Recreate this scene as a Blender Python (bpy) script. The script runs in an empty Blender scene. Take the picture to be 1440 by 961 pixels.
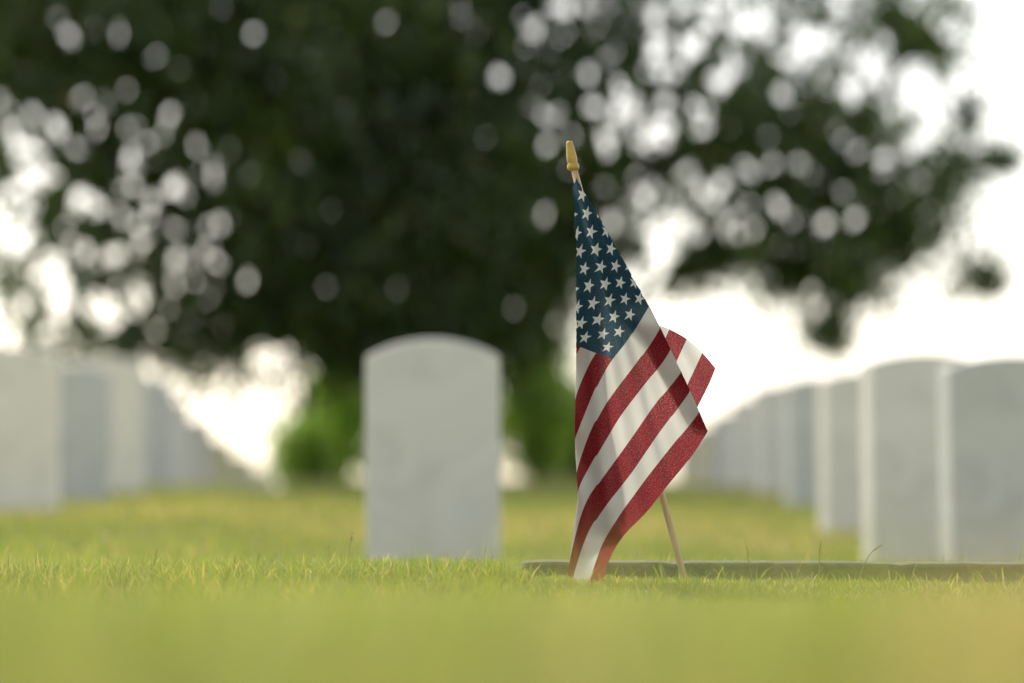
import bpy, bmesh, math, random
import numpy as np
from mathutils import Vector, Matrix
from mathutils.geometry import delaunay_2d_cdt

random.seed(7)
rng = np.random.default_rng(11)
S = bpy.context.scene
COL = S.collection

# ------------------------------------------------------------------ camera, sky, sun, exposure
FPX = 3400.0                      # focal length in pixels of a 1440 px wide frame (85 mm)
PITCH = math.atan(209.5 / FPX)
cam_d = bpy.data.cameras.new('camera')
cam = bpy.data.objects.new('camera', cam_d)
COL.objects.link(cam)
S.camera = cam
cam.location = (0, 0, 0)
cam.rotation_euler = (math.pi / 2 + PITCH, 0, 0)
cam_d.sensor_width = 36.0
cam_d.lens = 85.0
cam_d.clip_start = 0.02
cam_d.clip_end = 9000
cam_d.dof.use_dof = True
cam_d.dof.focus_distance = 3.05
cam_d.dof.aperture_fstop = 1.95
cam_d.dof.aperture_ratio = 1.14

SUN_AZ = math.radians(-26)        # measured from +Y, negative to the left
SUN_EL = math.radians(46)
w = bpy.data.worlds.new('World')
S.world = w
w.use_nodes = True
nt = w.node_tree
bg = nt.nodes['Background']
sky = nt.nodes.new('ShaderNodeTexSky')
sky.sky_type = 'NISHITA'
sky.sun_disc = False
sky.sun_elevation = SUN_EL
sky.sun_rotation = SUN_AZ
sky.air_density = 1.0
sky.dust_density = 1.6
sky.ozone_density = 0.6
hs = nt.nodes.new('ShaderNodeHueSaturation')
hs.inputs['Saturation'].default_value = 0.42
mw = nt.nodes.new('ShaderNodeMix'); mw.data_type = 'RGBA'; mw.blend_type = 'MULTIPLY'
mw.inputs['Factor'].default_value = 1.0
mw.inputs['B'].default_value = (1.0, 0.935, 0.84, 1)
nt.links.new(sky.outputs[0], hs.inputs['Color'])
nt.links.new(hs.outputs[0], mw.inputs['A'])
nt.links.new(mw.outputs['Result'], bg.inputs['Color'])
bg.inputs['Strength'].default_value = 0.15

sd = bpy.data.lights.new('sun', 'SUN')
sd.energy = 1.5
sd.angle = math.radians(10.0)
sd.color = (1.0, 0.89, 0.70)
sun = bpy.data.objects.new('sun', sd)
COL.objects.link(sun)
sv = Vector((math.sin(SUN_AZ) * math.cos(SUN_EL), math.cos(SUN_AZ) * math.cos(SUN_EL), math.sin(SUN_EL)))
sun.rotation_euler = sv.to_track_quat('Z', 'Y').to_euler()
sun.location = (-6, 5, 8)

S.view_settings.view_transform = 'Standard'
S.view_settings.look = 'None'
S.view_settings.exposure = 0.92
S.view_settings.gamma = 1.0
S.render.engine = 'CYCLES'
S.cycles.use_denoising = True
S.cycles.max_bounces = 8
S.cycles.transparent_max_bounces = 12
S.cycles.sample_clamp_indirect = 6

# ------------------------------------------------------------------ helpers
cP, sP = math.cos(PITCH), math.sin(PITCH)


def at(px, py, Y):
    """world point seen at pixel (px, py) of the 1440x961 frame, at world distance Y"""
    a = (px - 720.0) / FPX
    b = (480.5 - py) / FPX
    dy = cP - b * sP
    dz = sP + b * cP
    t = Y / dy
    return Vector((a * t, Y, dz * t))


def at_np(px, py, Y):
    a = (px - 720.0) / FPX
    b = (480.5 - py) / FPX
    t = Y / (cP - b * sP)
    return np.stack([a * t, Y + 0 * t, (sP + b * cP) * t], -1)


def tag(o, label=None, cat=None, group=None, kind=None):
    if label: o['label'] = label
    if cat: o['category'] = cat
    if group: o['group'] = group
    if kind: o['kind'] = kind
    return o


def link(name, me, mat=None, parent=None, smooth=False):
    o = bpy.data.objects.new(name, me)
    COL.objects.link(o)
    if mat is not None and len(me.materials) == 0:
        me.materials.append(mat)
    if smooth:
        me.polygons.foreach_set('use_smooth', [True] * len(me.polygons))
    if parent is not None:
        o.parent = parent
    return o


def empty(name, loc=(0, 0, 0), rz=0.0):
    o = bpy.data.objects.new(name, None)
    o.empty_display_size = 0.1
    o.location = loc
    o.rotation_euler = (0, 0, rz)
    COL.objects.link(o)
    return o


def mesh_np(name, verts, faces):
    """verts (N,3), faces (M,k) with constant k"""
    me = bpy.data.meshes.new(name)
    n, m, k = len(verts), len(faces), faces.shape[1]
    me.vertices.add(n)
    me.vertices.foreach_set('co', np.ascontiguousarray(verts, dtype=np.float32).ravel())
    me.loops.add(m * k)
    me.polygons.add(m)
    me.polygons.foreach_set('loop_start', np.arange(0, m * k, k, dtype=np.int32))
    me.loops.foreach_set('vertex_index', np.ascontiguousarray(faces, dtype=np.int32).ravel())
    me.update(calc_edges=True)
    me.validate()
    return me


def set_col(me, cols, name='tone'):
    at_ = me.color_attributes.new(name=name, type='FLOAT_COLOR', domain='POINT')
    c = np.ones((len(cols), 4), dtype=np.float32)
    c[:, :3] = cols
    at_.data.foreach_set('color', c.ravel())


def tube(points, radii, seg=8, cap=True):
    vs, fs = [], []
    n = len(points)
    pts = [Vector(p) for p in points]
    for i, p in enumerate(pts):
        d = (pts[min(i + 1, n - 1)] - pts[max(i - 1, 0)]).normalized()
        ref = Vector((0, 1, 0)) if abs(d.y) < 0.9 else Vector((1, 0, 0))
        a = d.cross(ref).normalized()
        b = d.cross(a).normalized()
        for k in range(seg):
            t = 2 * math.pi * k / seg
            vs.append(p + (a * math.cos(t) + b * math.sin(t)) * radii[i])
    for i in range(n - 1):
        for k in range(seg):
            k2 = (k + 1) % seg
            fs.append((i * seg + k, i * seg + k2, (i + 1) * seg + k2, (i + 1) * seg + k))
    if cap:
        fs.append(tuple(range(seg))[::-1])
        fs.append(tuple((n - 1) * seg + k for k in range(seg)))
    return vs, fs


def mesh_py(name, vs, fs):
    me = bpy.data.meshes.new(name)
    me.from_pydata([tuple(v) for v in vs], [], fs)
    me.update()
    return me


# ------------------------------------------------------------------ materials
def new_mat(name):
    m = bpy.data.materials.new(name)
    m.use_nodes = True
    t = m.node_tree
    t.nodes.clear()
    out = t.nodes.new('ShaderNodeOutputMaterial')
    return m, t, out


def N(t, typ, **kw):
    n = t.nodes.new(typ)
    for k, v in kw.items():
        if k in n.inputs.keys():
            n.inputs[k].default_value = v
        else:
            setattr(n, k, v)
    return n


def ramp(t, src, stops):
    r = t.nodes.new('ShaderNodeValToRGB')
    e = r.color_ramp.elements
    e[0].position, e[0].color = stops[0][0], (*stops[0][1], 1)
    e[1].position, e[1].color = stops[-1][0], (*stops[-1][1], 1)
    for p, c in stops[1:-1]:
        x = e.new(p); x.color = (*c, 1)
    t.links.new(src, r.inputs[0])
    return r


def leafy(name, attr=True, base=(0.1, 0.14, 0.03), trans=0.45, boost=(1.5, 1.5, 0.9), gloss=0.08):
    """foliage / grass: diffuse + translucent + faint gloss, tone from the vertex attribute"""
    m, t, out = new_mat(name)
    if attr:
        a = N(t, 'ShaderNodeAttribute', attribute_name='tone')
        src = a.outputs['Color']
    else:
        a = N(t, 'ShaderNodeRGB'); a.outputs[0].default_value = (*base, 1)
        src = a.outputs[0]
    mul = N(t, 'ShaderNodeMix', data_type='RGBA', blend_type='MULTIPLY')
    mul.inputs['Factor'].default_value = 1
    mul.inputs['B'].default_value = (*boost, 1)
    t.links.new(src, mul.inputs['A'])
    d = N(t, 'ShaderNodeBsdfDiffuse'); tr = N(t, 'ShaderNodeBsdfTranslucent')
    g = N(t, 'ShaderNodeBsdfGlossy'); g.inputs['Roughness'].default_value = 0.45
    t.links.new(src, d.inputs['Color'])
    t.links.new(mul.outputs['Result'], tr.inputs['Color'])
    m1 = N(t, 'ShaderNodeMixShader'); m1.inputs[0].default_value = trans
    t.links.new(d.outputs[0], m1.inputs[1]); t.links.new(tr.outputs[0], m1.inputs[2])
    m2 = N(t, 'ShaderNodeMixShader'); m2.inputs[0].default_value = gloss
    t.links.new(m1.outputs[0], m2.inputs[1]); t.links.new(g.outputs[0], m2.inputs[2])
    t.links.new(m2.outputs[0], out.inputs[0])
    return m


def mat_ground():
    m, t, out = new_mat('lawn_soil')
    tc = N(t, 'ShaderNodeNewGeometry')
    mp = N(t, 'ShaderNodeMapping'); mp.inputs['Scale'].default_value = (0.5, 0.9, 1)
    t.links.new(tc.outputs['Position'], mp.inputs[0])
    n1 = N(t, 'ShaderNodeTexNoise', Scale=1.1, Detail=5.0, Roughness=0.6)
    t.links.new(mp.outputs[0], n1.inputs['Vector'])
    n2 = N(t, 'ShaderNodeTexNoise', Scale=40.0, Detail=4.0, Roughness=0.7)
    t.links.new(tc.outputs['Position'], n2.inputs['Vector'])
    r = ramp(t, n1.outputs['Fac'], [(0.34, (0.15, 0.19, 0.03)), (0.5, (0.21, 0.235, 0.05)), (0.62, (0.36, 0.32, 0.12))])
    r2 = ramp(t, n2.outputs['Fac'], [(0.3, (0.6, 0.62, 0.55)), (0.7, (1.2, 1.18, 1.1))])
    mx = N(t, 'ShaderNodeMix', data_type='RGBA', blend_type='MULTIPLY'); mx.inputs['Factor'].default_value = 0.8
    t.links.new(r.outputs[0], mx.inputs['A']); t.links.new(r2.outputs[0], mx.inputs['B'])
    p = N(t, 'ShaderNodeBsdfPrincipled'); p.inputs['Roughness'].default_value = 0.95
    t.links.new(mx.outputs['Result'], p.inputs['Base Color'])
    b = N(t, 'ShaderNodeBump'); b.inputs['Strength'].default_value = 0.6; b.inputs['Distance'].default_value = 0.02
    t.links.new(n2.outputs['Fac'], b.inputs['Height']); t.links.new(b.outputs[0], p.inputs['Normal'])
    t.links.new(p.outputs[0], out.inputs[0])
    return m


def mat_marble(name, c1, c2):
    m, t, out = new_mat(name)
    tc = N(t, 'ShaderNodeTexCoord')
    n1 = N(t, 'ShaderNodeTexNoise', Scale=5.0, Detail=6.0, Roughness=0.62, Distortion=1.2)
    n2 = N(t, 'ShaderNodeTexNoise', Scale=90.0, Detail=3.0, Roughness=0.6)
    t.links.new(tc.outputs['Object'], n1.inputs['Vector'])
    t.links.new(tc.outputs['Object'], n2.inputs['Vector'])
    r = ramp(t, n1.outputs['Fac'], [(0.3, c2), (0.5, c1), (0.75, tuple(x * 1.08 for x in c1))])
    p = N(t, 'ShaderNodeBsdfPrincipled'); p.inputs['Roughness'].default_value = 0.6
    t.links.new(r.outputs[0], p.inputs['Base Color'])
    b = N(t, 'ShaderNodeBump'); b.inputs['Strength'].default_value = 0.25; b.inputs['Distance'].default_value = 0.003
    t.links.new(n2.outputs['Fac'], b.inputs['Height']); t.links.new(b.outputs[0], p.inputs['Normal'])
    t.links.new(p.outputs[0], out.inputs[0])
    return m


def mat_plain(name, c1, c2, scale=20, rough=0.6, stretch=(1, 1, 1), metallic=0.0, bump=0.0):
    m, t, out = new_mat(name)
    tc = N(t, 'ShaderNodeTexCoord')
    mp = N(t, 'ShaderNodeMapping'); mp.inputs['Scale'].default_value = stretch
    t.links.new(tc.outputs['Object'], mp.inputs[0])
    n1 = N(t, 'ShaderNodeTexNoise', Scale=scale, Detail=5.0, Roughness=0.6)
    t.links.new(mp.outputs[0], n1.inputs['Vector'])
    r = ramp(t, n1.outputs['Fac'], [(0.35, c1), (0.65, c2)])
    p = N(t, 'ShaderNodeBsdfPrincipled'); p.inputs['Roughness'].default_value = rough
    p.inputs['Metallic'].default_value = metallic
    t.links.new(r.outputs[0], p.inputs['Base Color'])
    if bump:
        b = N(t, 'ShaderNodeBump'); b.inputs['Strength'].default_value = bump; b.inputs['Distance'].default_value = 0.003
        t.links.new(n1.outputs['Fac'], b.inputs['Height']); t.links.new(b.outputs[0], p.inputs['Normal'])
    t.links.new(p.outputs[0], out.inputs[0])
    return m


def mat_cloth(name, col, tcol, speck=0.25, trans=0.5):
    """thin woven cotton: light comes through it, more through the open spots of the weave"""
    m, t, out = new_mat(name)
    uv = N(t, 'ShaderNodeUVMap'); uv.uv_map = 'UVMap'
    mp = N(t, 'ShaderNodeMapping'); mp.inputs['Scale'].default_value = (430, 343, 1)
    t.links.new(uv.outputs[0], mp.inputs[0])
    n1 = N(t, 'ShaderNodeTexNoise', Scale=0.62, Detail=2.0, Roughness=0.7)
    t.links.new(mp.outputs[0], n1.inputs['Vector'])
    # thread grid
    wv = N(t, 'ShaderNodeTexWave', Scale=0.35, Distortion=1.0); wv.bands_direction = 'X'
    wh = N(t, 'ShaderNodeTexWave', Scale=0.35, Distortion=1.0); wh.bands_direction = 'Y'
    t.links.new(mp.outputs[0], wv.inputs['Vector']); t.links.new(mp.outputs[0], wh.inputs['Vector'])
    ad = N(t, 'ShaderNodeMath', operation='ADD')
    t.links.new(wv.outputs['Fac'], ad.inputs[0]); t.links.new(wh.outputs['Fac'], ad.inputs[1])
    sp = ramp(t, n1.outputs['Fac'], [(0.50, (0, 0, 0)), (0.66, (1, 1, 1))])
    d = N(t, 'ShaderNodeBsdfDiffuse'); d.inputs['Color'].default_value = (*col, 1)
    tmix = N(t, 'ShaderNodeMix', data_type='RGBA')
    tmix.inputs['A'].default_value = (*tcol, 1)
    tmix.inputs['B'].default_value = (*[min(1, x * 1.0 + speck) for x in tcol], 1)
    t.links.new(sp.outputs[0], tmix.inputs['Factor'])
    tr = N(t, 'ShaderNodeBsdfTranslucent')
    t.links.new(tmix.outputs['Result'], tr.inputs['Color'])
    m1 = N(t, 'ShaderNodeMixShader'); m1.inputs[0].default_value = trans
    t.links.new(d.outputs[0], m1.inputs[1]); t.links.new(tr.outputs[0], m1.inputs[2])
    tp = N(t, 'ShaderNodeBsdfTransparent')
    ml = N(t, 'ShaderNodeMath', operation='MULTIPLY'); ml.inputs[1].default_value = speck * 0.35
    t.links.new(sp.outputs[0], ml.inputs[0])
    m2 = N(t, 'ShaderNodeMixShader')
    t.links.new(ml.outputs[0], m2.inputs[0])
    t.links.new(m1.outputs[0], m2.inputs[1]); t.links.new(tp.outputs[0], m2.inputs[2])
    b = N(t, 'ShaderNodeBump'); b.inputs['Strength'].default_value = 0.12; b.inputs['Distance'].default_value = 0.0006
    t.links.new(ad.outputs[0], b.inputs['Height'])
    t.links.new(b.outputs[0], d.inputs['Normal'])
    t.links.new(m2.outputs[0], out.inputs[0])
    return m


M_ground = mat_ground()
M_grass = leafy('grass_blades', trans=0.5, boost=(1.6, 1.5, 0.9), gloss=0.09)
M_leaf = leafy('tree_leaves', trans=0.42, boost=(1.9, 2.1, 0.8), gloss=0.08)
M_marbles = [mat_marble('marble_pale', (0.76, 0.74, 0.70), (0.62, 0.61, 0.58)),
             mat_marble('marble_grey', (0.70, 0.69, 0.67), (0.60, 0.595, 0.58)),
             mat_marble('marble_warm', (0.82, 0.79, 0.73), (0.72, 0.69, 0.64))]
M_marbles.append(mat_marble('marble_weathered', (0.55, 0.57, 0.575), (0.46, 0.475, 0.48)))
M_kerb = mat_plain('weathered_granite', (0.11, 0.12, 0.07), (0.18, 0.19, 0.12), 60, 0.9, bump=0.6)
M_bark = mat_plain('bark', (0.03, 0.025, 0.02), (0.07, 0.055, 0.04), 12, 0.9, (1, 1, 0.25), bump=0.8)
M_staff = mat_plain('pine_dowel', (0.50, 0.36, 0.20), (0.62, 0.47, 0.29), 30, 0.55, (6, 6, 0.6))
M_gold = mat_plain('gilded_wood', (0.42, 0.27, 0.05), (0.55, 0.38, 0.09), 45, 0.38, metallic=0.25)
M_white = mat_cloth('cloth_white', (0.74, 0.74, 0.735), (0.62, 0.62, 0.615), 0.05, 0.62)
M_red = mat_cloth('cloth_red', (0.26, 0.020, 0.030), (0.22, 0.018, 0.028), 0.17, 0.6)
M_blue = mat_cloth('cloth_blue', (0.024, 0.068, 0.105), (0.026, 0.075, 0.11), 0.14, 0.5)
M_star = mat_cloth('cloth_star', (0.78, 0.785, 0.77), (0.60, 0.61, 0.60), 0.03, 0.4)
M_thread = mat_plain('thread', (0.25, 0.18, 0.17), (0.35, 0.25, 0.24), 50, 0.9)
M_straw = leafy('seed_stalk', attr=False, base=(0.30, 0.28, 0.11), trans=0.4, boost=(1.4, 1.3, 0.9))
M_steel = mat_plain('steel_staple', (0.4, 0.4, 0.4), (0.5, 0.5, 0.5), 50, 0.35, metallic=1.0)

# ------------------------------------------------------------------ terrain
YC = [-6, 0, 1, 1.9, 2.35, 2.75, 2.98, 3.4, 4.5, 6, 7.5, 9, 12, 18, 25, 40, 120, 600, 6000]
ZC = [-0.10, -0.082, -0.085, -0.112, -0.132, -0.133, -0.119, -0.125, -0.185, -0.205, -0.165, -0.12, -0.06, 0.03, 0.12, 0.15, -0.9, -9, -110]
YL = [-6, 0, 1, 1.9, 2.35, 2.75, 2.98, 3.4, 4.5, 6, 7.5, 9, 10.5, 12, 14, 17, 21, 25, 29, 40, 120, 600, 6000]
ZL = [-0.10, -0.082, -0.085, -0.112, -0.132, -0.133, -0.119, -0.125, -0.15, -0.15, -0.115, -0.084, -0.066, -0.02, 0.0, -0.05, -0.20, -0.34, -0.5, -0.9, -2.5, -11, -110]
YR = [-6, 0, 1, 1.9, 2.35, 2.75, 2.98, 3.4, 4.5, 5.9, 6.9, 8.8, 10.8, 12.8, 15, 18, 28, 40, 120, 600, 6000]
ZR = [-0.10, -0.082, -0.085, -0.112, -0.132, -0.133, -0.119, -0.125, -0.22, -0.285, -0.223, -0.155, -0.08, -0.02, 0.0, 0.0, 0.0, -0.1, -1.2, -9, -110]


def sstep(a, b, x):
    t = np.clip((x - a) / (b - a), 0, 1)
    return t * t * (3 - 2 * t)


def gz(x, y):
    x = np.asarray(x, float); y = np.asarray(y, float)
    s = x / np.maximum(y, 2.5)
    wl = 1 - sstep(-0.13, -0.085, s)
    wr = sstep(0.055, 0.11, s)
    c = np.interp(y, YC, ZC); l = np.interp(y, YL, ZL); r = np.interp(y, YR, ZR)
    z = c * (1 - wl - wr) + l * wl + r * wr
    z = z + 0.006 * np.sin(x * 3.1 + 0.7 * y) * np.cos(y * 2.3 - x) * np.clip(y / 3, 0, 1)
    return z


def grid_axis(vals):
    return np.array(vals)


ys = np.concatenate([np.linspace(-6, 0, 7), np.linspace(0.2, 8, 70), np.geomspace(8.2, 60, 90), np.geomspace(64, 6000, 30)])
xp = np.concatenate([np.linspace(0, 6, 61), np.geomspace(6.3, 40, 25), np.geomspace(44, 5000, 22)])
xs = np.concatenate([-xp[::-1], xp[1:]])
XX, YY = np.meshgrid(xs, ys)
V = np.stack([XX, YY, gz(XX, YY)], -1).reshape(-1, 3)
nx, ny = len(xs), len(ys)
ii = (np.arange(ny - 1)[:, None] * nx + np.arange(nx - 1)[None]).ravel()
F = np.stack([ii, ii + 1, ii + nx + 1, ii + nx], -1)
ground = link('ground', mesh_np('ground', V, F), M_ground, smooth=True)
tag(ground, kind='structure')


# ------------------------------------------------------------------ grass
def patchiness(x, y):
    return (np.sin(1.7 * x + 0.9 * y + 0.4) + np.sin(-1.1 * x + 2.3 * y + 2.0) + np.sin(3.4 * x - 0.8 * y + 1.0)
            + 0.7 * np.sin(6.1 * x + 3.7 * y)) / 3.7


def blades(px, py, length, width, cols, lean=0.35, segs=3):
    """flat tapering bent blades; returns verts, quads, colours"""
    n = len(px)
    az = rng.uniform(0, 2 * np.pi, n)
    face = rng.uniform(0, 2 * np.pi, n)
    ln = np.abs(rng.normal(lean, 0.25, n))
    base = np.stack([px, py, gz(px, py) - 0.004], -1)
    side = np.stack([np.cos(face), np.sin(face), 0 * face], -1)
    dirh = np.stack([np.cos(az), np.sin(az), 0 * az], -1)
    V, Cc = [], []
    for k in range(segs + 1):
        t = k / segs
        up = length * t * (1 - 0.25 * ln * t)
        out_ = length * ln * t * t
        c = base + dirh * out_[:, None]
        c[:, 2] += up
        wd = width * (1 - t ** 1.8) * 0.5 + 0.00008
        V.append(c - side * wd[:, None]); V.append(c + side * wd[:, None])
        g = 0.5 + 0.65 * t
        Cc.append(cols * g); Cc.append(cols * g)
    nv = 2 * (segs + 1)
    V = np.stack(V, 1).reshape(-1, 3)
    Cc = np.stack(Cc, 1).reshape(-1, 3)
    b0 = np.arange(n)[:, None] * nv
    F = []
    for k in range(segs):
        F.append(np.stack([b0[:, 0] + 2 * k, b0[:, 0] + 2 * k + 1, b0[:, 0] + 2 * k + 3, b0[:, 0] + 2 * k + 2], -1))
    F = np.stack(F, 1).reshape(-1, 4)
    return V, F, Cc


def grass_cols(x, y, n):
    p = patchiness(x, y)[:, None]
    green = np.array([0.115, 0.175, 0.03]); lime = np.array([0.20, 0.25, 0.055]); straw = np.array([0.42, 0.37, 0.17])
    r = rng.random((n, 1))
    c = green + (lime - green) * rng.random((n, 1))
    st = (r < np.clip(0.16 + 0.22 * p + 0.35 * np.exp(-((y[:, None] - 8.6) / 1.1) ** 2) - 0.2 * np.exp(-((y[:, None] - 6.6) / 0.8) ** 2), 0.04, 0.6))
    c = np.where(st, straw * (0.7 + 0.5 * rng.random((n, 1))), c)
    # dry warm patch on the right in front, as in the photograph
    dry = (sstep(0.12, 0.21, x / np.maximum(y, 0.2)) * (1 - sstep(1.5, 2.4, y)))[:, None]
    c = c * (1 - 0.7 * dry) + straw * 0.72 * 0.7 * dry
    return c * np.array([1.02, 1.0, 0.97]) * (1.24 + 0.42 * rng.random((n, 1)))


def scatter(n, y0, y1, margin, pw=1.0):
    y = y0 + (y1 - y0) * rng.random(n) ** pw
    wdt = 0.215 * y + margin
    # keep the density even although the strip widens
    keep = rng.random(n) < wdt / (0.215 * y1 + margin)
    y = y[keep]; wdt = wdt[keep]
    x = rng.uniform(-1, 1, len(y)) * wdt
    return x, y


def clumpy(x, y, f, thr):
    v = np.sin(x * f + 1.3 * np.sin(y * f * 0.7)) * np.cos(y * f * 0.9 + 1.1 * np.sin(x * f * 0.8))
    return v > thr


x1, y1 = scatter(158000, 0.28, 4.8, 0.62)
x2, y2 = scatter(50000, 2.65, 3.75, 0.52)
X = np.concatenate([x1, x2]); Yy = np.concatenate([y1, y2])
n = len(X)
cl = np.sin(X * 31 + 2 * np.sin(Yy * 17)) * np.cos(Yy * 29 + 2 * np.sin(X * 13))
L = (0.022 + 0.018 * rng.random(n)) * (1 + 0.28 * cl)
L *= 1 + 0.35 * np.clip((2.4 - Yy) / 1.6, 0, 1)          # the lawn is a little longer near the lens
tall = rng.random(n) < np.where(Yy < 1.3, 0.05, 0.012)
L = np.where(tall, L * rng.uniform(1.2, 1.7, n), L)
# the kerb stone's own footprint stays bare
KX0, KX1, KY0, KY1 = 0.012, 1.05, 3.235, 3.315
front = sstep(KX0 - 0.03, KX0 + 0.03, X) * sstep(2.1, 2.7, Yy) * (Yy < KY0)
L = L * (1 - front * np.where(rng.random(len(L)) < 0.03, 0.1, 0.6))
bare = (X > KX0 - 0.004) & (X < KX1) & (Yy > KY0 - 0.004) & (Yy < KY1)
X, Yy, L = X[~bare], Yy[~bare], L[~bare]
# taller wisps close to the lens that veil the bottom of the picture
xv, yv = scatter(1500, 0.42, 1.25, 0.03)
X = np.concatenate([X, xv]); Yy = np.concatenate([Yy, yv]); L = np.concatenate([L, 0.050 + 0.036 * rng.random(len(xv)) ** 1.6])
n = len(X)
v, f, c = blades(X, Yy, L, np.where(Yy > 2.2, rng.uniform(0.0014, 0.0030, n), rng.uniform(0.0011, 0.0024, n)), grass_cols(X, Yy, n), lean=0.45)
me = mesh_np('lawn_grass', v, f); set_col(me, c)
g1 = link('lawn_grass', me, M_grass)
tag(g1, 'short mown grass with dry straw tips around the flag and the low stone slab', 'grass', kind='stuff')

x3, y3 = scatter(160000, 4.8, 17.0, 1.1)
n = len(x3)
v, f, c = blades(x3, y3, rng.uniform(0.03, 0.05, n), rng.uniform(0.004, 0.008, n), grass_cols(x3, y3, n), lean=0.5, segs=2)
me = mesh_np('distant_grass', v, f); set_col(me, c)
g2 = link('distant_grass', me, M_grass)
tag(g2, 'blurred yellow green lawn between the rows of headstones', 'grass', kind='stuff')


# ------------------------------------------------------------------ headstones
def headstone_mesh(name, W=0.33, H=0.61, T=0.102, sag=0.05, below=0.2, bev=0.009):
    bm = bmesh.new()
    pr = [(-W / 2, -below), (W / 2, -below)]
    hs_ = H - sag
    K = 18
    R = (W * W / 4 + sag * sag) / (2 * sag)
    a0 = math.asin(W / 2 / R)
    for i in range(K + 1):
        a = a0 - 2 * a0 * i / K
        pr.append((R * math.sin(a), H - R + R * math.cos(a)))
    fr = [bm.verts.new((x, -T / 2, z)) for x, z in pr]
    bk = [bm.verts.new((x, T / 2, z)) for x, z in pr]
    f1 = bm.faces.new(fr); f2 = bm.faces.new(bk[::-1])
    m = len(pr)
    for i in range(m):
        j = (i + 1) % m
        bm.faces.new((fr[j], fr[i], bk[i], bk[j]))
    bm.normal_update()
    sharp = [e for e in bm.edges if e.calc_face_angle(0) > 0.5]
    bmesh.ops.bevel(bm, geom=sharp, offset=bev, segments=3, affect='EDGES', profile=0.5)
    bmesh.ops.recalc_face_normals(bm, faces=bm.faces)
    me = bpy.data.meshes.new(name)
    bm.to_mesh(me); bm.free()
    return me


def place_stone(px_c, Y, yaw, H, mat, label, group=None, W=0.33, sag=0.05, name='headstone', bev=0.009):
    x = (px_c - 720) / FPX * Y * (1.0)
    z = float(gz(x, Y))
    me = headstone_mesh(name, W=W, H=H, sag=sag, bev=bev)
    o = link(name, me, mat)
    for p in me.polygons: p.use_smooth = False
    o.location = (x, Y, z)
    o.rotation_euler = (math.radians(random.uniform(-0.5, 0.5)), math.radians(random.uniform(-0.5, 0.5)), math.radians(yaw))
    tag(o, label, 'headstone', group)
    return o


def stone_for(px_c, top, Y, yaw, mi, label, group, sag=0.05, bev=0.009):
    """top: pixel row of the crest"""
    x = (px_c - 720) / FPX * Y
    zt = at(px_c, top, Y).z
    H = zt - float(gz(x, Y))
    return place_stone(px_c, Y, yaw, H, M_marbles[mi], label, group, sag=sag, bev=bev)


stone_for(610, 478, 5.96, 1.5, 1, 'grey arched headstone standing alone to the left of the flag, facing the viewer',
          None, sag=0.045, bev=0.009)
GR = 'white headstones in the row behind the flag to the right'
stone_for(1420, 503, 5.9, 9, 3, 'largest headstone of the right row, cut off by the right edge of the picture', GR, 0.028, 0.006)
stone_for(1296, 499, 6.9, 10.5, 1, 'second nearest headstone of the right row, a broad grey face with its lit narrow side', GR, 0.028, 0.006)
stone_for(1216, 524, 8.8, 15, 1, 'third nearest headstone of the right row, partly hidden by a broader one', GR, 0.028, 0.006)
stone_for(1154, 531, 10.8, 19, 3, 'fourth nearest headstone of the right row, with a wide lit side', GR, 0.028, 0.006)
stone_for(1106, 541, 12.8, 22, 1, 'fifth nearest headstone of the right row, before the tops start to step down', GR, 0.028, 0.006)
stone_for(1066, 560, 15.4, 22, 0, 'sixth nearest headstone of the right row, where the tops start to step down', GR, 0.028, 0.006)
stone_for(1033, 580, 18.5, 22, 1, 'seventh nearest headstone of the right row, small and blurred beside the flag', GR, 0.028, 0.006)
stone_for(1004, 598, 22.0, 22, 0, 'second farthest visible headstone of the right row, small beside the flag', GR, 0.028, 0.006)
stone_for(976, 614, 26.0, 22, 1, 'farthest headstone of the right row, touching the outline of the flag', GR, 0.028, 0.006)
GL = 'white headstones in the row at the left edge'
stone_for(20, 489, 8.95, -6, 2, 'largest headstone of the left row, cut off by the left edge of the picture', GL, 0.03)
stone_for(101, 514, 10.5, -8, 3, 'second nearest headstone of the left row, bluish grey behind the pale largest one', GL, 0.03)
stone_for(155, 503, 12.0, -10, 2, 'third nearest headstone of the left row, pale warm grey', GL, 0.03)
stone_for(200, 535, 14.3, -12, 3, 'fourth nearest headstone of the left row, where the tops begin to slope down', GL)
stone_for(232, 562, 17.0, -14, 0, 'fifth nearest headstone of the left row, halfway down the slope', GL)
stone_for(268, 590, 19.5, -14, 1, 'sixth nearest headstone of the left row, low on the slope', GL)
stone_for(301, 617, 22.2, -16, 0, 'third farthest visible headstone of the left row', GL)
stone_for(334, 640, 25.0, -16, 1, 'second farthest headstone of the left row, mostly sunk behind the rise', GL)
stone_for(364, 660, 28.0, -16, 0, 'farthest headstone of the left row, only its top showing over the rise', GL)

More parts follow.
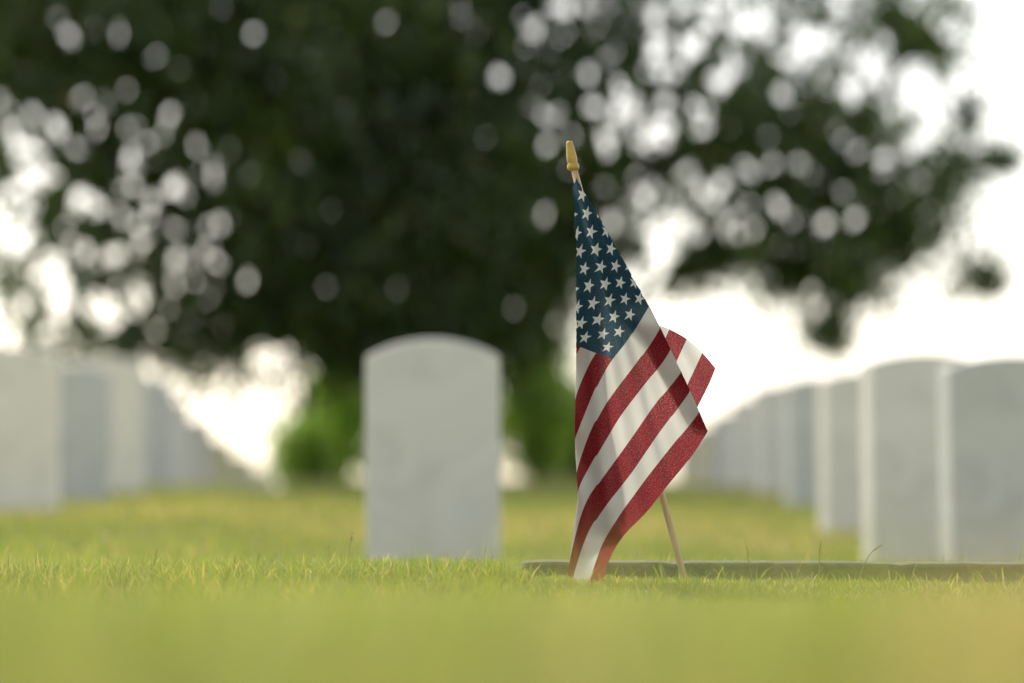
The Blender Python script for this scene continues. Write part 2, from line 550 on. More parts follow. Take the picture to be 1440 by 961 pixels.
# ------------------------------------------------------------------ low stone slab (kerb) just behind the flag
bm = bmesh.new()
segs = 60
ztop = at(900, 791, 3.24).z
x0, x1 = KX0, KX1
rows = []
for i in range(segs + 1):
    t = max(0.0, (i - 2) / (segs - 2)) if i > 1 else 0.0
    x = x0 + 0.010 + (x1 - x0 - 0.010) * t if i > 1 else x0 + (0.0, 0.004)[i]
    jit = random.uniform(-0.0006, 0.0006) - (0.0022 if random.random() < 0.07 else 0)
    y_f = KY0 + random.uniform(-0.0008, 0.0008)
    zt = ztop - 0.0035 * t + jit
    if i == 0: zt -= 0.004
    if i == 1: zt -= 0.001
    rows.append([bm.verts.new(p) for p in ((x, y_f, -0.22), (x, y_f, zt - 0.004), (x, y_f + 0.0035, zt), (x, KY1, zt + 0.001), (x, KY1, -0.22))])
for a, b in zip(rows, rows[1:]):
    for k in range(4):
        bm.faces.new((a[k], b[k], b[k + 1], a[k + 1]))
bm.faces.new(rows[0]); bm.faces.new(rows[-1][::-1])
bmesh.ops.recalc_face_normals(bm, faces=bm.faces)
me = bpy.data.meshes.new('stone_slab'); bm.to_mesh(me); bm.free()
slab = link('stone_slab', me, M_kerb)
tag(slab, 'low mossy stone slab lying in the grass behind the flag stick, running out to the right', 'stone slab')

# ------------------------------------------------------------------ flag
YF = 3.05
UW, VH = 430.0, 343.0
P0 = np.array([806.0, 251.0]); PC = np.array([1062.0, 487.0])
CURV = {
    7: [(882, 480), (857, 510), (839, 544), (824, 581), (812, 611), (795, 655), (778, 700), (762, 745), (752, 775), (742, 805)],
    8: [(917, 480), (887, 521), (872, 540), (850, 570), (831, 607), (816, 649), (809, 675), (797, 712), (785, 752), (776, 795), (770, 830)],
    9: [(935, 505), (910, 536), (872, 585), (839, 641), (816, 682), (806, 715), (795, 755), (786, 800), (781, 835)],
    10: [(957, 525), (921, 568), (884, 622), (854, 663), (827, 701), (816, 731), (801, 791), (797, 817), (794, 850)],
    11: [(969, 552), (925, 611), (887, 667), (854, 708), (831, 742), (816, 780), (805, 821), (800, 850)],
    12: [(981, 583), (947, 624), (910, 671), (872, 723), (846, 765), (831, 810), (824, 850)],
    13: [(1000, 598), (970, 645), (936, 686), (910, 720), (876, 753), (859, 780), (850, 806), (843, 850)],
}
US = np.linspace(0, 1, 181)
tab = {}
for k, pts in CURV.items():
    h = P0 + (PC - P0) * k / 13.0
    P = np.array([h] + pts, float)
    s = np.concatenate([[0], np.cumsum(np.hypot(*np.diff(P, axis=0).T))])
    end = P[-1] + (P[-1] - P[-2]) * 3
    P = np.vstack([P, end]); s = np.append(s, s[-1] + np.hypot(*(P[-1] - P[-2])))
    q = np.stack([np.interp(US * UW, s, P[:, 0]), np.interp(US * UW, s, P[:, 1])], -1)
    # light smoothing along the stripe
    for _ in range(40):
        q[1:-1] = 0.25 * q[:-2] + 0.5 * q[1:-1] + 0.25 * q[2:]
    tab[k] = q
eu = np.array([0, 0.2, 0.353, 0.6, 1.0])
ex = np.array([18.6, 19.5, 22, 19, 14.0]); ey = np.array([18.7, 15.0, 8.5, 5.0, 2.0])
for k in range(0, 7):
    e = np.stack([np.interp(US, eu, ex), np.interp(US, eu, ey)], -1)
    tab[k] = tab[7] + (k - 7) * e
TAB = np.stack([tab[k] for k in range(14)], 0)          # (14, nU, 2)


def flat(u, v):
    fu = np.clip(u, 0, 1) * 180; iu = np.minimum(fu.astype(int), 179); tu = (fu - iu)[:, None]
    fv = np.clip(v, 0, 1) * 13; iv = np.minimum(fv.astype(int), 12); tv = (fv - iv)[:, None]
    a = TAB[iv, iu] * (1 - tu) + TAB[iv, iu + 1] * tu
    b = TAB[iv + 1, iu] * (1 - tu) + TAB[iv + 1, iu + 1] * tu
    return a * (1 - tv) + b * tv


DA = np.array([0.462, 0.887]); DB = np.array([0.887, -0.462])      # along / across the right-hand fold
RP = np.array([(806, 238), (816, 258), (850, 318), (890, 390), (915, 434), (930, 464), (960, 527), (983, 578), (995, 606), (1030, 690)], float)
RA = RP @ DA; RB = RP @ DB
LYs = [230, 255, 300, 350, 490, 560, 600, 640, 682, 702, 744, 790, 823, 860]
LXs = [803, 803, 808, 810, 810, 809, 808, 809, 812, 812.5, 807, 800.5, 796, 793]
WA = np.array([235, 480, 590, 690, 740, 790, 850, 980]) + 0.0
# width of the tuck behind the right fold, by position along it
A_of = lambda p: float(np.dot(p, DA))
a_keys = [A_of((816, 258)), A_of((880, 372)), A_of((905, 415)), A_of((930, 464)), A_of((960, 527)), A_of((983, 578)), A_of((996, 606)), A_of((1020, 680))]
w_keys = [64, 64, 52, 37, 31, 27, 15, 9]


def sq(d, r):
    return np.sqrt(d * d + r * r)


def sig(x):
    return 1 / (1 + np.exp(-np.clip(x, -30, 30)))


def flag_pos(u, v):
    """uv of the cloth -> world position; folded on the right along the stick side, pleated on the left"""
    q = flat(u, v)
    # the loose hoist corner is rounded and its top edge bows outward a little
    cr = np.clip(1 - (np.clip(u, 0, 1) * 430 + (1 - np.clip(v, 0, 1)) * 343) / 34, 0, 1)[:, None] ** 1.6
    bow = (np.exp(-((v - 0.84) / 0.09) ** 2) * np.exp(-np.clip(u, 0, 1) * 430 / 45))[:, None]
    q = q + cr * np.array([-4.5, 4.0]) + bow * np.array([3.0, -5.0])
    # right: fold back behind, then forward again so the corner pokes out
    a = q @ DA; b = q @ DB
    d = b - np.interp(a, RA, RB)
    wd = np.interp(a, a_keys, w_keys)
    r = 1.6
    o = -(sq(d, r) - r) + ((d - wd) + sq(d - wd, 1.8))
    depth = 0.007 * sig(d / 1.4) + 0.006 * sig((d - wd) / 1.6)
    bb = np.interp(a, RA, RB) + np.where(d > -40, o, d)
    q = a[:, None] * DA + bb[:, None] * DB
    # left: pleats that fan out from the top of the stick
    Lx = np.interp(q[:, 1], LYs, LXs)
    onback = d > 0
    dl = Lx - q[:, 0]
    W = np.clip(0.095 * (q[:, 1] - 255) + 6, 6, 40) * (1 + 0.12 * np.sin(q[:, 1] * 0.02)) + 34 * sstep(705, 765, q[:, 1])
    ol = -(sq(dl, r) - r)
    dep = 0.006 * sig(dl / 1.4)
    for k in range(1, 9):
        dk = dl - k * W
        ol += (1 if k % 2 else -1) * (dk + sq(dk, 2.0)) * (0.86 if k % 2 else 0.9)
        dep += 0.0035 * sig(dk / 3.0)
    ol = np.where(dl > -30, np.maximum(ol, -70), dl)
    mask = ~onback
    q[:, 0] = np.where(mask, Lx - ol, q[:, 0])
    depth = depth + np.where(mask, dep, 0)
    # soft drape of the face: ripples that fan out from the hanging corner
    rad = np.hypot(q[:, 0] - 806, q[:, 1] - 230)
    ang = np.arctan2(q[:, 0] - 800, q[:, 1] - 200)
    amp = np.clip((rad - 30) / 260, 0, 1)
    rip = 0.0042 * np.sin(ang * 34 + 0.004 * rad) + 0.0024 * np.sin(ang * 71 + 1.1) + 0.0016 * np.sin(rad * 0.045 + ang * 9)
    belly = -0.012 * np.sin(np.clip((q[:, 0] - Lx) / 180, 0, 1) * np.pi) * amp
    depth = depth + rip * amp + belly
    # the lower end swings slightly forward over the grass
    depth = depth - 0.012 * sstep(600, 830, q[:, 1])
    return at_np(q[:, 0], q[:, 1], YF + depth), q


# 2-D partition of the cloth: grid points, stripe lines, canton outline, star outlines
UC = 0.353
step = 3.6
pts, edges = [], []


def addline(p, q, stp=step):
    L_ = math.hypot(q[0] - p[0], q[1] - p[1]); m = max(1, int(round(L_ / stp)))
    base = len(pts)
    for i in range(m + 1):
        t = i / m
        pts.append((p[0] + (q[0] - p[0]) * t, p[1] + (q[1] - p[1]) * t))
    for i in range(m): edges.append((base + i, base + i + 1))


hC = VH * 7 / 13
for k in range(14):
    V_ = VH * k / 13
    addline((0 if (k >= 7 or k == 0) else UC * UW, V_), (UW, V_))
addline((0, 0), (0, VH)); addline((UW, 0), (UW, VH)); addline((UC * UW, 0), (UC * UW, hC)); addline((0, hC), (UC * UW, hC))
stars = []
SR = 9.3
for row in range(9):
    cnt = 6 if row % 2 == 0 else 5
    for i in range(cnt):
        cx_ = (i * 2 + (1 if row % 2 == 0 else 2)) * UC * UW / 12
        cy_ = (row + 1) * hC / 10
        stars.append((cx_, cy_))
STAR_ROT = math.radians(0)
starpoly = []
for cx_, cy_ in stars:
    base = len(pts); poly = []
    for k in range(10):
        rr = (SR if k % 2 == 0 else SR * 0.40)
        an = STAR_ROT + math.pi * k / 5
        p = (cx_ + rr * math.sin(an) * 0.95, cy_ - rr * math.cos(an) * 0.95)
        pts.append(p); poly.append(p)
    for k in range(10): edges.append((base + k, base + (k + 1) % 10))
    starpoly.append(poly)
gu = np.arange(step, UW, step); gv = np.arange(step * 0.5, VH, step)
for i, a_ in enumerate(gu):
    for j, b_ in enumerate(gv):
        A_ = a_ + (step / 2 if j % 2 else 0) + random.uniform(-.2, .2)
        B_ = b_ + random.uniform(-.2, .2)
        if abs(B_ / VH * 13 - round(B_ / VH * 13)) < 0.045 or A_ > UW - 1.5: continue
        if abs(A_ - UC * UW) < 1.2: continue
        if A_ < UC * UW and B_ < hC:
            bad = False
            for cx_, cy_ in stars:
                if abs(A_ - cx_) < 10 and abs(B_ - cy_) < 10 and math.hypot(A_ - cx_, B_ - cy_) < 9.8:
                    bad = True; break
            if bad: continue
        pts.append((A_, B_))
vout, eout, fout, _, _, _ = delaunay_2d_cdt([Vector(p) for p in pts], edges, [], 1, 1e-4)
vu = np.array([(p.x, p.y) for p in vout])
U_ = vu[:, 0] / UW; V_ = vu[:, 1] / VH
POS, _q = flag_pos(U_, V_)
# analytic-like normals by finite differences, so pieces meet without a seam
h_ = 0.002
pu1, _ = flag_pos(np.clip(U_ + h_, 0, 1), V_); pu0, _ = flag_pos(np.clip(U_ - h_, 0, 1), V_)
pv1, _ = flag_pos(U_, np.clip(V_ + h_, 0, 1)); pv0, _ = flag_pos(U_, np.clip(V_ - h_, 0, 1))
NRM = np.cross(pu1 - pu0, pv1 - pv0)
NRM /= (np.linalg.norm(NRM, axis=1, keepdims=True) + 1e-12)
star_c = np.array(stars)


def in_poly(p, poly):
    c = False; j = len(poly) - 1
    for i in range(len(poly)):
        if (poly[i][1] > p[1]) != (poly[j][1] > p[1]) and p[0] < (poly[j][0] - poly[i][0]) * (p[1] - poly[i][1]) / (poly[j][1] - poly[i][1]) + poly[i][0]:
            c = not c
        j = i
    return c


parts = {}
for f_ in fout:
    f_ = list(f_)
    cx_, cy_ = vu[f_].mean(0)
    if cx_ < UC * UW and cy_ < hC:
        dd = np.hypot(star_c[:, 0] - cx_, star_c[:, 1] - cy_)
        k = int(dd.argmin())
        key = ('star', k) if dd[k] < SR and in_poly((cx_, cy_), starpoly[k]) else ('canton', 0)
    else:
        key = ('stripe', min(12, int(cy_ / VH * 13)))
    parts.setdefault(key, []).append(f_)

root_p = at(960, 815, 3.08)
flag = empty('stick_flag', (root_p.x, root_p.y, float(gz(root_p.x, root_p.y))))
tag(flag, 'small American flag drooping from a leaning wooden stick with a gilded tip', 'flag')
bpy.context.view_layer.update()
OFF = np.array(flag.location)


def cloth_piece(name, faces, mat, parent, parent_off):
    idx = np.unique(np.array([i for f_ in faces for i in f_]))
    mp_ = {int(a): b for b, a in enumerate(idx)}
    me_ = bpy.data.meshes.new(name)
    me_.from_pydata([tuple(p) for p in (POS[idx] - parent_off)], [], [[mp_[i] for i in f_] for f_ in faces])
    me_.update()
    uvl = me_.uv_layers.new(name='UVMap')
    li = np.empty(len(me_.loops), dtype=np.int32); me_.loops.foreach_get('vertex_index', li)
    uvs = np.stack([U_[idx][li], V_[idx][li]], -1).astype(np.float32)
    uvl.data.foreach_set('uv', uvs.ravel())
    o = link(name, me_, mat, parent, smooth=True)
    # orient custom normals with the faces
    fn = np.array([p.normal for p in me_.polygons]); nn = NRM[idx]
    sgn = np.sign(sum(np.dot(fn[i], nn[me_.polygons[i].vertices[0]]) for i in range(0, len(fn), max(1, len(fn) // 50))))
    me_.normals_split_custom_set_from_vertices([tuple(x) for x in nn * (sgn if sgn != 0 else 1)])
    return o


canton = cloth_piece('canton', parts[('canton', 0)], M_blue, flag, OFF)
for k in range(50):
    if ('star', k) in parts:
        cloth_piece('star', parts[('star', k)], M_star, canton, OFF)
for k in range(13):
    cloth_piece('stripe', parts[('stripe', k)], M_red if k % 2 == 0 else M_white, flag, OFF)

# staff and finial
SB = at(970, 842, 3.085); ST = at(806, 234, 3.062)
ST = Vector(ST); SB = Vector(SB)
sdir = (ST - SB).normalized()
vs, fs = tube([SB - sdir * 0.05, SB, SB.lerp(ST, .3), SB.lerp(ST, .6), ST], [0.0036, 0.0042, 0.0043, 0.0042, 0.0042], 14)
vs = [v_ - flag.location for v_ in vs]
staff = link('staff', mesh_py('staff', vs, fs), M_staff, flag, smooth=True)
# finial: lathe profile along the stick
prof = [(0, 0.0044), (0.0005, 0.0062), (0.002, 0.0075), (0.0045, 0.0079), (0.0070, 0.0076), (0.0088, 0.0066), (0.0094, 0.0060), (0.0102, 0.0062),
        (0.013, 0.0068), (0.020, 0.0063), (0.028, 0.0053), (0.034, 0.0044), (0.0365, 0.0040), (0.0378, 0.0032), (0.0382, 0.0001)]
b0 = at(806.8, 240, 3.062)
top = at(800.5, 200, 3.062)
fd = (top - b0).normalized()
vs, fs = tube([b0 + fd * h for h, _ in prof], [r_ for _, r_ in prof], 20)
vs = [v_ - flag.location for v_ in vs]
fin = link('finial', mesh_py('finial', vs, fs), M_gold, flag, smooth=True)

# loose threads at the frayed corner
ths = [[(1003, 520), (1008, 522), (1014, 517), (1020, 519)], [(1002, 536), (1010, 539), (1018, 545), (1023, 551)],
       [(999, 546), (1006, 549), (1013, 556), (1020, 564), (1027, 565)], [(985, 530 + 30), (992, 552), (1000, 548)],
       [(1004, 528), (1009, 526), (1013, 523)]]
for th in ths:
    P = [at(a_, b_, YF + 0.012 + 0.002 * i) - flag.location for i, (a_, b_) in enumerate(th)]
    fine = []
    for i in range(len(P) - 1):
        p_1 = P[max(i - 1, 0)]; p0_ = P[i]; p1_ = P[i + 1]; p2_ = P[min(i + 2, len(P) - 1)]
        for t in (0, .33, .66):
            fine.append(0.5 * ((2 * p0_) + (-p_1 + p1_) * t + (2 * p_1 - 5 * p0_ + 4 * p1_ - p2_) * t * t + (-p_1 + 3 * p0_ - 3 * p1_ + p2_) * t ** 3))
    fine.append(P[-1])
    vs, fs = tube(fine, [0.00022] * len(fine), 5)
    link('thread', mesh_py('thread', vs, fs), M_thread, flag, smooth=True)

# ------------------------------------------------------------------ tall seeding stalks standing out of the lawn
stalks = [(221, 772, 3.05, 4, 'upright dark seed stalk rising from the grass far left of the flag'),
          (331, 782, 3.0, 3, 'short pale seed stalk left of the lone headstone'),
          (366, 776, 3.08, 10, 'pale seed stalk second to the left of the lone headstone'),
          (462, 768, 3.2, -8, 'branching seed stalk just left of the lone headstone'),
          (496, 748, 3.2, 8, 'tallest branching seed stalk at the left foot of the lone headstone'),
          (553, 792, 2.95, 9, 'leaning green stalk in front of the lone headstone'),
          (1050, 768, 3.1, -10, 'thin dark stalk right of the flag stick'),
          (1154, 764, 3.15, 2, 'seed stalk in front of the third headstone of the right row'),
          (1240, 767, 3.15, 55, 'seed stalk bent over to the right below the second headstone of the right row'),
          (1128, 790, 3.0, 20, 'short leaning stalk before the low stone slab')]
for (px_, py_, Y_, lean_, lab) in stalks:
    tip = at(px_, py_, Y_)
    zb = float(gz(tip.x, Y_))
    hgt = tip.z - zb
    if lean_ > 40:
        bx = tip.x - 0.032
    else:
        bx = tip.x - math.tan(math.radians(lean_)) * hgt
    base = Vector((bx, Y_, zb - 0.005))
    o = empty('seed_stalk', base)
    tag(o, lab, 'grass stalk', 'seeding stalks standing above the lawn')
    mid = Vector(((bx + tip.x) / 2 - (0.008 if lean_ > 40 else 0.002), Y_, zb + hgt * (0.85 if lean_ > 40 else 0.55)))
    pl = []
    for i in range(9):
        t = i / 8
        pl.append(base * (1 - t) ** 2 + mid * 2 * t * (1 - t) + tip * t * t - base)
    vs, fs = tube(pl, [0.0007 - 0.00035 * i / 8 for i in range(9)], 6)
    link('stem', mesh_py('stem', vs, fs), M_straw, o, smooth=True)
    # seed head: small husks along the upper third
    HV, HF = [], []
    dirn = (pl[-1] - pl[-3]).normalized()
    m = 12
    for i in range(m):
        t = i / m
        c_ = pl[-1] - dirn * 0.016 * t
        an = random.uniform(0, 2 * math.pi)
        side = Vector((math.cos(an), math.sin(an), 0))
        spread = 0.0038 if 'branching' in lab else 0.0012
        c_ = c_ + side * spread * (0.3 + t)
        e1 = (dirn * 0.8 + side * 0.6).normalized() * 0.0017
        e2 = dirn.cross(side).normalized() * 0.00065
        b_ = len(HV)
        HV += [c_ - e1, c_ + e2, c_ + e1, c_ - e2, c_ + side * 0.0007]
        HF += [(b_, b_ + 1, b_ + 4), (b_ + 1, b_ + 2, b_ + 4), (b_ + 2, b_ + 3, b_ + 4), (b_ + 3, b_, b_ + 4), (b_, b_ + 3, b_ + 2, b_ + 1)]
    link('seed_head', mesh_py('seed_head', HV, HF), M_straw, o)


# ------------------------------------------------------------------ trees
def leaves(centers, n_each, spread, size, tone_fn):
    """leaf-shaped folded quads around clump centres"""
    nC = len(centers)
    n = nC * n_each
    c = np.repeat(centers, n_each, 0) + rng.normal(0, 1, (n, 3)) * np.repeat(spread, n_each)[:, None]
    a = rng.normal(0, 1, (n, 3)); a[:, 2] -= 0.35
    a /= np.linalg.norm(a, axis=1, keepdims=True)
    b = np.cross(a, rng.normal(0, 1, (n, 3))); b /= np.linalg.norm(b, axis=1, keepdims=True)
    nn = np.cross(a, b)
    s = size * rng.uniform(0.7, 1.25, n)[:, None]
    p0 = c - a * s * 0.5
    p1 = c - a * s * 0.05 + b * s * 0.21 + nn * s * 0.05
    p2 = c + a * s * 0.5
    p3 = c - a * s * 0.05 - b * s * 0.21 + nn * s * 0.05
    V = np.stack([p0, p1, p2, p3], 1).reshape(-1, 3)
    F = (np.arange(n)[:, None] * 4 + np.array([[0, 1, 2, 3]]))
    F = np.concatenate([F[:, [0, 1, 2]], F[:, [0, 2, 3]]], 0)
    col = tone_fn(np.repeat(np.arange(nC), n_each), n)
    col = np.repeat(col, 4, 0)
    return V, F, col


def lobe_centers(lobes, Y0, scale_extra=1.0):
    """lobes: (px, py, rx, ry, clumps, depth radius m, Y offset); radii in pixels at Y0"""
    out_ = []
    for (px_, py_, rx, ry, cnt, dr, yo) in lobes:
        k = int(cnt)
        d = rng.normal(0, 1, (k, 3)); d /= np.linalg.norm(d, axis=1, keepdims=True)
        r_ = rng.random(k)[:, None] ** (1 / 2.6)
        d = d * r_
        c0 = np.array(at(px_, py_, Y0 + yo))
        sc_ = (Y0 + yo) / FPX
        out_.append(c0 + d * np.array([rx * sc_, dr, ry * sc_]))
    return np.concatenate(out_, 0)


YT = 20.0
lobes = [   # px, py, rx, ry, clumps, depth radius, offset in depth, looseness of the tufts
    (470, 120, 300, 290, 900, 2.6, 0, .22), (190, 60, 250, 200, 560, 2.3, -0.5, .28), (640, 330, 190, 190, 420, 2.2, 0.3, .2),
    (430, 330, 200, 130, 330, 1.8, 0, .25), (740, 230, 140, 220, 300, 2.0, 0.2, .25), (600, 60, 240, 150, 280, 2.0, 0.4, .25),
    (820, 70, 150, 110, 105, 1.8, 0, .35), (560, 470, 200, 60, 200, 1.5, 0.5, .2), (480, 460, 70, 34, 36, 1.0, 0.2, .2),
    (980, 180, 140, 110, 85, 1.6, -0.2, .3), (1075, 240, 110, 80, 72, 1.4, -0.3, .24), (1160, 160, 100, 110, 30, 1.4, -0.3, .22),
    (1000, 50, 150, 60, 34, 1.5, 0, .35), (1180, 30, 130, 70, 14, 1.5, 0, .35), (1170, 320, 70, 55, 15, 0.9, -0.4, .2),
    (60, 270, 110, 120, 36, 1.2, -0.6, .35), (150, 310, 120, 130, 85, 1.4, -0.4, .35), (60, 400, 80, 70, 6, 0.8, -0.4, .3),
    (240, 430, 80, 60, 34, 0.9, -0.3, .3), (285, 462, 75, 34, 34, 0.8, -0.2, .22), (150, 470, 90, 24, 9, 0.8, -0.3, .2), (110, 470, 120, 30, 6, 0.8, -0.3, .3), (1270, 320, 40, 36, 10, 0.5, -0.4, .15),
    (1105, 385, 34, 16, 12, 0.2, -0.4, .08), (1170, 470, 14, 8, 7, 0.1, -0.4, .08), (1385, 392, 15, 9, 7, 0.1, -0.4, .08),
    (1412, 226, 7, 8, 5, 0.06, -0.4, .07), (1010, 352, 14, 10, 6, 0.1, -0.4, .08), (1255, 350, 30, 22, 9, .2, -.4, .1), (1210, 400, 14, 12, 4, .1, -.4, .09), (1300, 240, 50, 40, 8, 0.5, -0.4, .18), (1310, 50, 60, 60, 4, 0.8, -0.3, .15),
    (1020, 345, 46, 18, 5, 0.3, -0.4, .12), (820, 270, 70, 50, 30, 0.8, 0, .25), (1230, 420, 36, 14, 3, 0.3, -0.4, .12),
    (1215, 260, 60, 70, 12, 0.8, -0.4, .15), (1110, 430, 60, 30, 3, 0.3, -0.4, .15), (1320, 360, 50, 40, 4, 0.3, -0.4, .15),
    # the rest of the crown above and beside the picture
    (400, -330, 560, 300, 900, 3.0, 0.5, .25), (900, -260, 420, 230, 380, 2.6, 0.3, .3), (-120, -60, 260, 200, 230, 2.2, 0, .3), (450, -640, 380, 200, 260, 2.4, 0.5, .3),
]
# ragged sprays of leaves past the solid part of the crown, each a small tuft at the end of a bough
sprays = []
for i in range(44):
    sx_ = random.uniform(1130, 1400); lim = 440 if sx_ < 1290 else 330
    sy_ = random.uniform(-20, lim)
    if random.random() < (sx_ - 1130) / 430: continue
    sprays.append((sx_, sy_))
for i in range(30): sprays.append((random.uniform(880, 1240), random.uniform(300, 390)))
for i in range(9): sprays.append((random.uniform(1250, 1350), random.uniform(0, 140)))
for i in range(24):
    sprays.append((random.uniform(0, 230), random.uniform(160, 490)))
for (sx_, sy_) in sprays:
    lobes.append((sx_, sy_, 8, 8, 2, 0.15, random.uniform(-1.2, 0.8), random.uniform(.07, .16)))
cen = lobe_centers([l[:7] for l in lobes], YT)
spr = np.concatenate([np.full(int(l[4]), l[7]) for l in lobes]) * rng.uniform(0.75, 1.25, len(cen))
# leaves cut away along camera sight lines so spots of sky glint through
voids = [(872, 160, 46), (915, 190, 30), (700, 100, 16), (655, 20, 20), (672, 52, 15), (1130, 75, 26), (1060, 30, 30), (75, 18, 7), (92, 43, 8),
         (162, 40, 10), (215, 75, 6), (270, 28, 6), (284, 63, 5), (312, 6, 15), (352, 42, 10), (263, 142, 6), (203, 200, 7), (243, 258, 9),
         (203, 307, 15), (312, 305, 13), (288, 325, 7), (247, 362, 9), (150, 360, 11), (108, 278, 11), (131, 288, 12), (168, 305, 7),
         (461, 408, 13), (346, 393, 8), (300, 400, 6), (384, 216, 7), (372, 214, 5), (418, 228, 6), (430, 240, 8), (350, 245, 5), (463, 290, 7),
         (540, 30, 11), (612, 22, 6), (707, 110, 16), (665, 140, 10), (735, 12, 9), (795, 5, 11), (770, 65, 6), (757, 117, 9), (860, 75, 8),
         (827, 98, 12), (835, 150, 9), (922, 20, 9), (935, 52, 8), (950, 98, 11), (937, 142, 9), (1025, 110, 8), (980, 160, 12), (988, 178, 9),
         (965, 238, 13), (1046, 238, 12), (903, 250, 11), (905, 275, 9), (783, 325, 8), (800, 245, 11), (830, 310, 12), (720, 430, 7), (1203, 130, 11),
         (1192, 122, 8), (1058, 288, 5), (1168, 312, 9), (683, 190, 5), (760, 30, 7), (30, 205, 14), (65, 250, 14), (10, 180, 12), (1150, 50, 20),
         (1000, 25, 16), (975, 60, 12), (1230, 90, 20), (60, 230, 12), (45, 330, 22), (75, 400, 30), (130, 430, 22), (40, 290, 12), (400, 508, 22), (432, 525, 22), (365, 500, 20), (85, 420, 34), (70, 370, 20),
         (1290, 110, 34), (1250, 70, 18), (1300, 190, 26), (1340, 30, 26), (935, 335, 44), (975, 318, 26), (905, 380, 34), (1250, 230, 18), (1030, 325, 16), (40, 240, 20), (20, 330, 20), (110, 350, 14), (190, 430, 16), (150, 440, 22)]
for i in range(300):
    k_ = random.random()
    if k_ < 0.35: voids.append((random.uniform(-10, 330), random.uniform(120, 470), random.uniform(2, 8)))
    elif k_ < 0.75: voids.append((random.uniform(740, 1260), random.uniform(-10, 330), random.uniform(2, 8)))
    else: voids.append((random.uniform(0, 760), random.uniform(0, 440), random.uniform(1, 4)))


def tone_tree(ci, n):
    g = np.array([0.024, 0.055, 0.020]); l = np.array([0.060, 0.105, 0.022]); b = np.array([0.13, 0.085, 0.03])
    rc = rng.random(ci.max() + 1)[ci][:, None]
    c = g + (l - g) * rc
    br = rng.random((n, 1)) < 0.03
    c = np.where(br, b, c)
    lime = (rng.random(ci.max() + 1) < 0.12)[ci][:, None]  # some tufts lime: sun shining through leaves, put into their colour
    c = np.where(lime, np.array([0.13, 0.19, 0.03]), c)
    return c * rng.uniform(0.75, 1.25, (n, 1))


print('clumps', len(cen))
v, f, c = leaves(cen, 40, spr, 0.125, tone_tree)
lv = v.reshape(-1, 4, 3); lc = lv.mean(1)
lq = np.stack([lc[:, 0] / lc[:, 1] * FPX + 720, 690 - lc[:, 2] / lc[:, 1] * FPX], -1)
keep = np.ones(len(lc), bool)
for (vx, vy, vr) in voids:
    ang_ = rng.uniform(0, math.pi); el_ = rng.uniform(1.0, 1.7); rr_ = vr * rng.uniform(0.45, 0.8) + 4.5
    dx_, dy_ = lq[:, 0] - vx, lq[:, 1] - vy
    a1_ = (dx_ * math.cos(ang_) + dy_ * math.sin(ang_)) / el_; a2_ = (-dx_ * math.sin(ang_) + dy_ * math.cos(ang_)) * el_ ** 0.5
    keep &= (a1_ ** 2 + a2_ ** 2 > rr_ ** 2) | (rng.random(len(lc)) < (0.03 if vr < 12 else 0.18))
lv = lv[keep]; c = c.reshape(-1, 4, 3)[keep].reshape(-1, 3); v = lv.reshape(-1, 3)
f = np.arange(len(lv))[:, None] * 4 + np.array([[0, 1, 2, 3]])
f = np.concatenate([f[:, [0, 1, 2]], f[:, [0, 2, 3]]], 0)
base = at(600, 690, YT); zb = float(gz(base.x, YT))
tree = empty('broadleaf_tree', (base.x, YT, zb))
tag(tree, 'large dark broadleaf tree with sky glinting through its wide crown, behind the lone headstone', 'tree')
TO = np.array(tree.location)
me = mesh_np('crown', v - TO, f); set_col(me, c)
crown = link('crown', me, M_leaf, tree); crown['kind'] = 'stuff'
tp_ = [Vector((0, 0, -0.3)), Vector((0.02, 0, 0.4)), Vector((-0.03, 0.05, 1.2)), Vector((0.05, 0.1, 2.2)), Vector((0.0, 0.2, 3.6)), Vector((-.2, .3, 5.6))]
vs, fs = tube(tp_, [0.36, 0.27, 0.22, 0.20, 0.14, 0.05], 14)
link('trunk', mesh_py('trunk', vs, fs), M_bark, tree, smooth=True)
for (h0, ex_, ey_, ez_) in [(1.0, -2.6, -0.8, 2.3), (1.3, 2.9, -0.5, 3.0), (1.7, -3.4, 0.6, 4.0), (2.1, 3.8, -0.6, 3.1), (2.5, 1.2, 1.8, 4.8),
                            (1.9, -1.0, -1.9, 3.6), (2.8, -1.6, 1.4, 5.4), (3.0, 2.4, 0.8, 5.6), (1.5, 1.6, -1.2, 2.2)]:
    P_ = []
    for i in range(8):
        t = i / 7
        P_.append(Vector((ex_ * t, ey_ * t, h0 + (ez_ - h0) * (t ** 0.8))) + Vector((0.12 * math.sin(5 * t + ex_), 0.1 * math.cos(4 * t), 0)) * t)
    vs, fs = tube(P_, [0.11 * (1 - 0.85 * i / 7) for i in range(8)], 8)
    link('limb', mesh_py('limb', vs, fs), M_bark, tree, smooth=True)
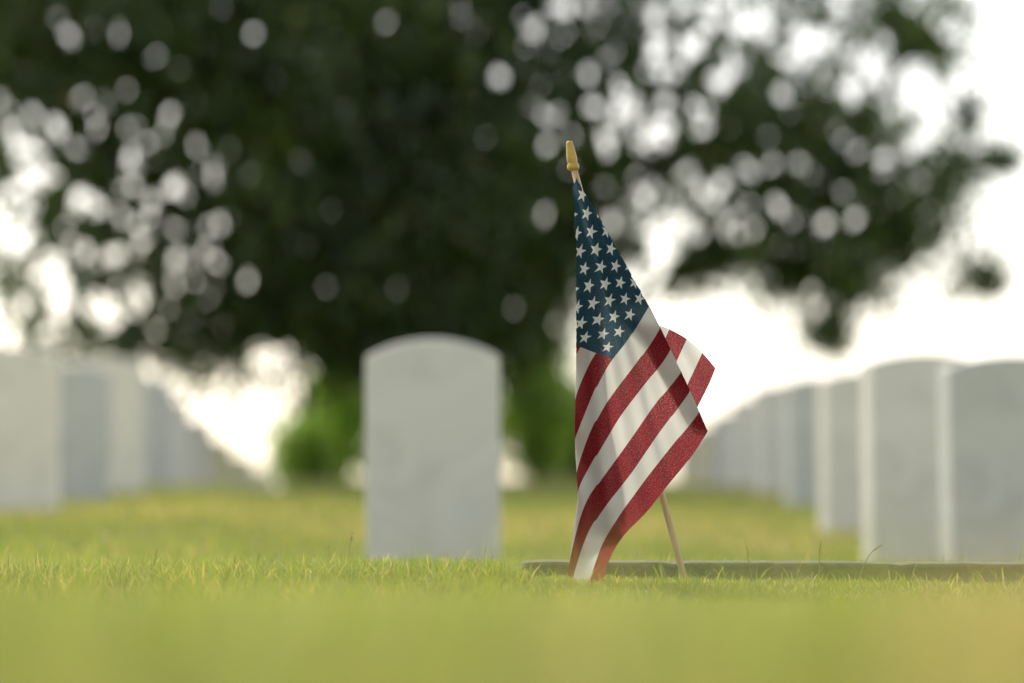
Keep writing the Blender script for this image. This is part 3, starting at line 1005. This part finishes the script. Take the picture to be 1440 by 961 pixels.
# thin twigs carrying the outermost leaf tufts
crown_tips = [p for p in sprays if p[0] > 1230][:14] + [(1170, 470), (1385, 392), (1412, 226), (1110, 385), (1020, 345), (1300, 240), (1270, 320), (1230, 420)]
for (a_, b_) in crown_tips:
    e_ = at(a_, b_, YT - 0.4) - tree.location
    s_ = at(1130 + (a_ - 1130) * 0.25, 250 + (b_ - 250) * 0.1, YT - 0.35) - tree.location
    P_ = [s_.lerp(e_, i / 5) + Vector((0, 0, 0.08 * math.sin(math.pi * i / 5))) for i in range(6)]
    vs, fs = tube(P_, [0.014 - 0.0018 * i for i in range(6)], 6)
    link('twig', mesh_py('twig', vs, fs), M_bark, tree, smooth=True)


def shrub(name, lob, Y0, label, tones, size, spread, n_each, stem_px):
    c_ = lobe_centers(lob, Y0)
    def tf(ci, n):
        a, b = np.array(tones[0]), np.array(tones[1])
        rc = rng.random(ci.max() + 1)[ci][:, None]
        return (a + (b - a) * rc) * rng.uniform(0.75, 1.25, (n, 1))
    v, f, c = leaves(c_, n_each, np.full(len(c_), spread), size, tf)
    bx = (stem_px - 720) / FPX * Y0
    z0 = float(gz(bx, Y0))
    v[:, 2] = np.maximum(v[:, 2], z0 - 0.02)
    o = empty(name, (bx, Y0, z0)); tag(o, label, 'shrub')
    me = mesh_np('foliage', v - np.array(o.location), f); set_col(me, c)
    fo = link('foliage', me, M_leaf, o); fo['kind'] = 'stuff'
    vs, fs = tube([Vector((0, 0, -0.1)), Vector((0.03, 0, 0.5)), Vector((0, 0, 1.0))], [0.06, 0.045, 0.02], 8)
    link('stem', mesh_py('stem', vs, fs), M_bark, o, smooth=True)


GT = ((0.17, 0.31, 0.03), (0.33, 0.45, 0.06)); MT = ((0.10, 0.20, 0.025), (0.22, 0.32, 0.045)); DT = ((0.035, 0.055, 0.018), (0.06, 0.085, 0.02))
shrub('leafy_shrub', [(480, 590, 34, 85, 90, 0.5, 0)], 23.0, 'bright green leafy shrub left of the lone headstone under the dark tree', GT, 0.12, 0.12, 24, 480)
shrub('leafy_shrub', [(425, 640, 30, 36, 44, 0.5, 0)], 22.0, 'low green shrub beside the bright hole under the tree', MT, 0.12, 0.12, 24, 425)
shrub('leafy_shrub', [(755, 560, 48, 105, 120, 0.6, 0)], 23.0, 'green leafy shrub between the lone headstone and the flag', MT, 0.12, 0.12, 24, 755)
shrub('leafy_shrub', [(600, 600, 90, 75, 200, 0.7, 0)], 24.5, 'dark shrub hidden behind the lone headstone', DT, 0.12, 0.14, 24, 600)
shrub('leafy_shrub', [(820, 620, 60, 60, 120, 0.6, 0)], 25.0, 'dark green shrub behind the striped cloth of the flag', DT, 0.12, 0.13, 24, 820)
